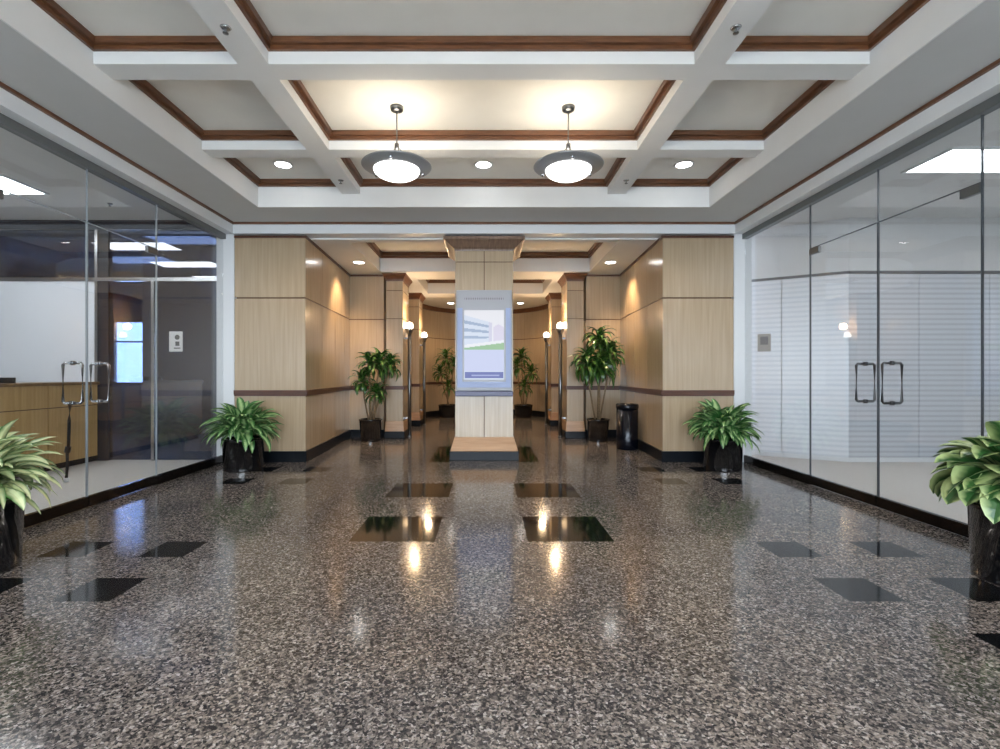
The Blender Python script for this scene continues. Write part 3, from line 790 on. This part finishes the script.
def cane_plant(x, y, r, h, canes, seed, label, Lf=.38, W=.045, droop=(80, 130), z=0):
    rd = random.Random(seed)
    o = thing('potted_cane_plant', label, 'plant', (x, y, 0), 'tall cane plants in the corridor')
    pot(o, x, y, r, h, .82)
    st = MB(); fo = MB()
    for (dx, dy, tx, ty, tz, n, sc) in canes:
        a = Vector((x+dx, y+dy, h-.05)); b_ = Vector((x+tx, y+ty, tz)); mid = (a+b_)/2+Vector((tx*.15, ty*.1, .05))
        st.tube([a, (a+mid)/2, mid, (mid+b_)/2, b_], [.017, .016, .015, .013, .01], 8)
        for i in range(n):
            f = i/n; az = i*2.39996+rd.uniform(-.2, .2)
            p = b_-(b_-mid).normalized()*(.16*f*sc)
            leaf(fo, p, az, R(80-95*f+rd.uniform(-10, 10)), Lf*sc*rd.uniform(.8, 1.15), W*rd.uniform(.85, 1.2), R(rd.uniform(*droop)), 8, .3, rd.uniform(-.3, .3), shape=.7)
    st.build('cane', M['cane'], o)
    fo.build('foliage', M['leaf_dark'], o)
LIM[:] = [2.49, 9.3]
cane_plant(-2.06, 8.85, .205, .40, [(0, 0, .16, 0, 1.46, 46, .95), (-.04, .03, -.17, .05, 1.12, 34, .75), (.05, 0, .12, -.05, .92, 34, .7), (.0, .05, .36, .02, 1.42, 36, .8), (0, -.03, -.02, 0, 1.44, 34, .8)], 4,
           'tall bushy cane plant in black pot on the left of the corridor', W=.075, droop=(100, 150))
cane_plant(2.04, 8.85, .205, .40, [(0, 0, .02, 0, 1.86, 44, .85), (-.04, .0, -.20, -.03, 1.45, 50, 1.0), (.04, .02, .22, .04, 1.62, 50, .95), (.02, -.04, .02, -.04, 1.40, 44, 1.0)], 6,
           'tallest cane plant with drooping leaves beside the trash can', droop=(130, 180), W=.08, Lf=.44)
for sd, nm in ((-1, 'left'), (1, 'right')):
    LIM[:] = [1.5, 14.1]
    cane_plant(sd*1.06, 13.72, .26, .36, [(0, 0, -.05, 0, 1.72, 34, .95), (.05, 0, .22*sd, .0, 1.3, 30, .9), (-.03, .03, -.18*sd, 0, 1.5, 30, .9), (0, 0, .02, -.08, .9, 24, .8)], 20+sd,
           'tall dark plant by the curved end wall, %s of the display column' % nm, droop=(90, 150), W=.065, Lf=.42)

# ------------------------------------------------------------------ TRASH CAN
t = thing('trash_can', 'black cylindrical trash can standing against the right wood wall', 'trash can', (2.30, 7.9, 0))
MB().lathe(2.30, 7.9, [(0, 0), (.165, 0), (.17, .01), (.17, .66), (.155, .66), (.155, .60), (0, .60)], 40).build('body', M['can'], t)
MB().lathe(2.30, 7.9, [(.10, .655), (.175, .655), (.18, .67), (.178, .715), (.165, .73), (.11, .73), (.10, .715), (.10, .655)], 40).build('lid_ring', M['can'], t)

# ------------------------------------------------------------------ REAR OF LOBBY (behind the camera): glazed entrance
m = MB(); m.box(-3.66, -2.9, YB-.2, YB, 0, 3.85).box(2.9, 3.66, YB-.2, YB, 0, 3.85).box(-2.9, 2.9, YB-.2, YB, 2.9, 3.85)
struct(m.build('wall_back', M['wall']))
m = MB()
for x in (-2.9, -1.45, -.03, 1.42, 2.85): m.box(x, x+.05, YB-.14, YB-.06, 0, 2.9)
for z in (0, 2.3, 2.85): m.box(-2.85, 2.85, YB-.13, YB-.07, z, z+.05)
wf = m.build('window_12', M['track']); struct(wf)
MB().box(-2.85, 2.85, YB-.104, YB-.096, .02, 2.88).build('pane', M['glass'], wf)
pl = lampo('daylight_portal', 'AREA', (0, YB-.25, 1.45), 1, (1, 1, 1), None, 5.8, rot=(R(90), 0, 0), size_y=2.9)
pl.data.cycles.is_portal = True

# ------------------------------------------------------------------ WORLD, CAMERA
w = bpy.data.worlds.new('sky'); bpy.context.scene.world = w; w.use_nodes = True
nt = w.node_tree; bg = nt.nodes['Background']
bg.inputs['Color'].default_value = (.80, .89, 1, 1); bg.inputs['Strength'].default_value = 10.0
cam = bpy.data.cameras.new('camera'); co = bpy.data.objects.new('camera', cam); C.objects.link(co)
co.location = (.04, 0, H); co.rotation_euler = (R(90), 0, 0)
cam.sensor_width = 36; cam.lens = 490*36/1000; cam.shift_x = .013; cam.shift_y = 0
cam.clip_start = .05; cam.clip_end = 100
sc = bpy.context.scene; sc.camera = co
sc.view_settings.view_transform = 'Standard'; sc.view_settings.look = 'None'
sc.view_settings.gamma = 1; sc.view_settings.use_curve_mapping = False
sc.view_settings.exposure = .62
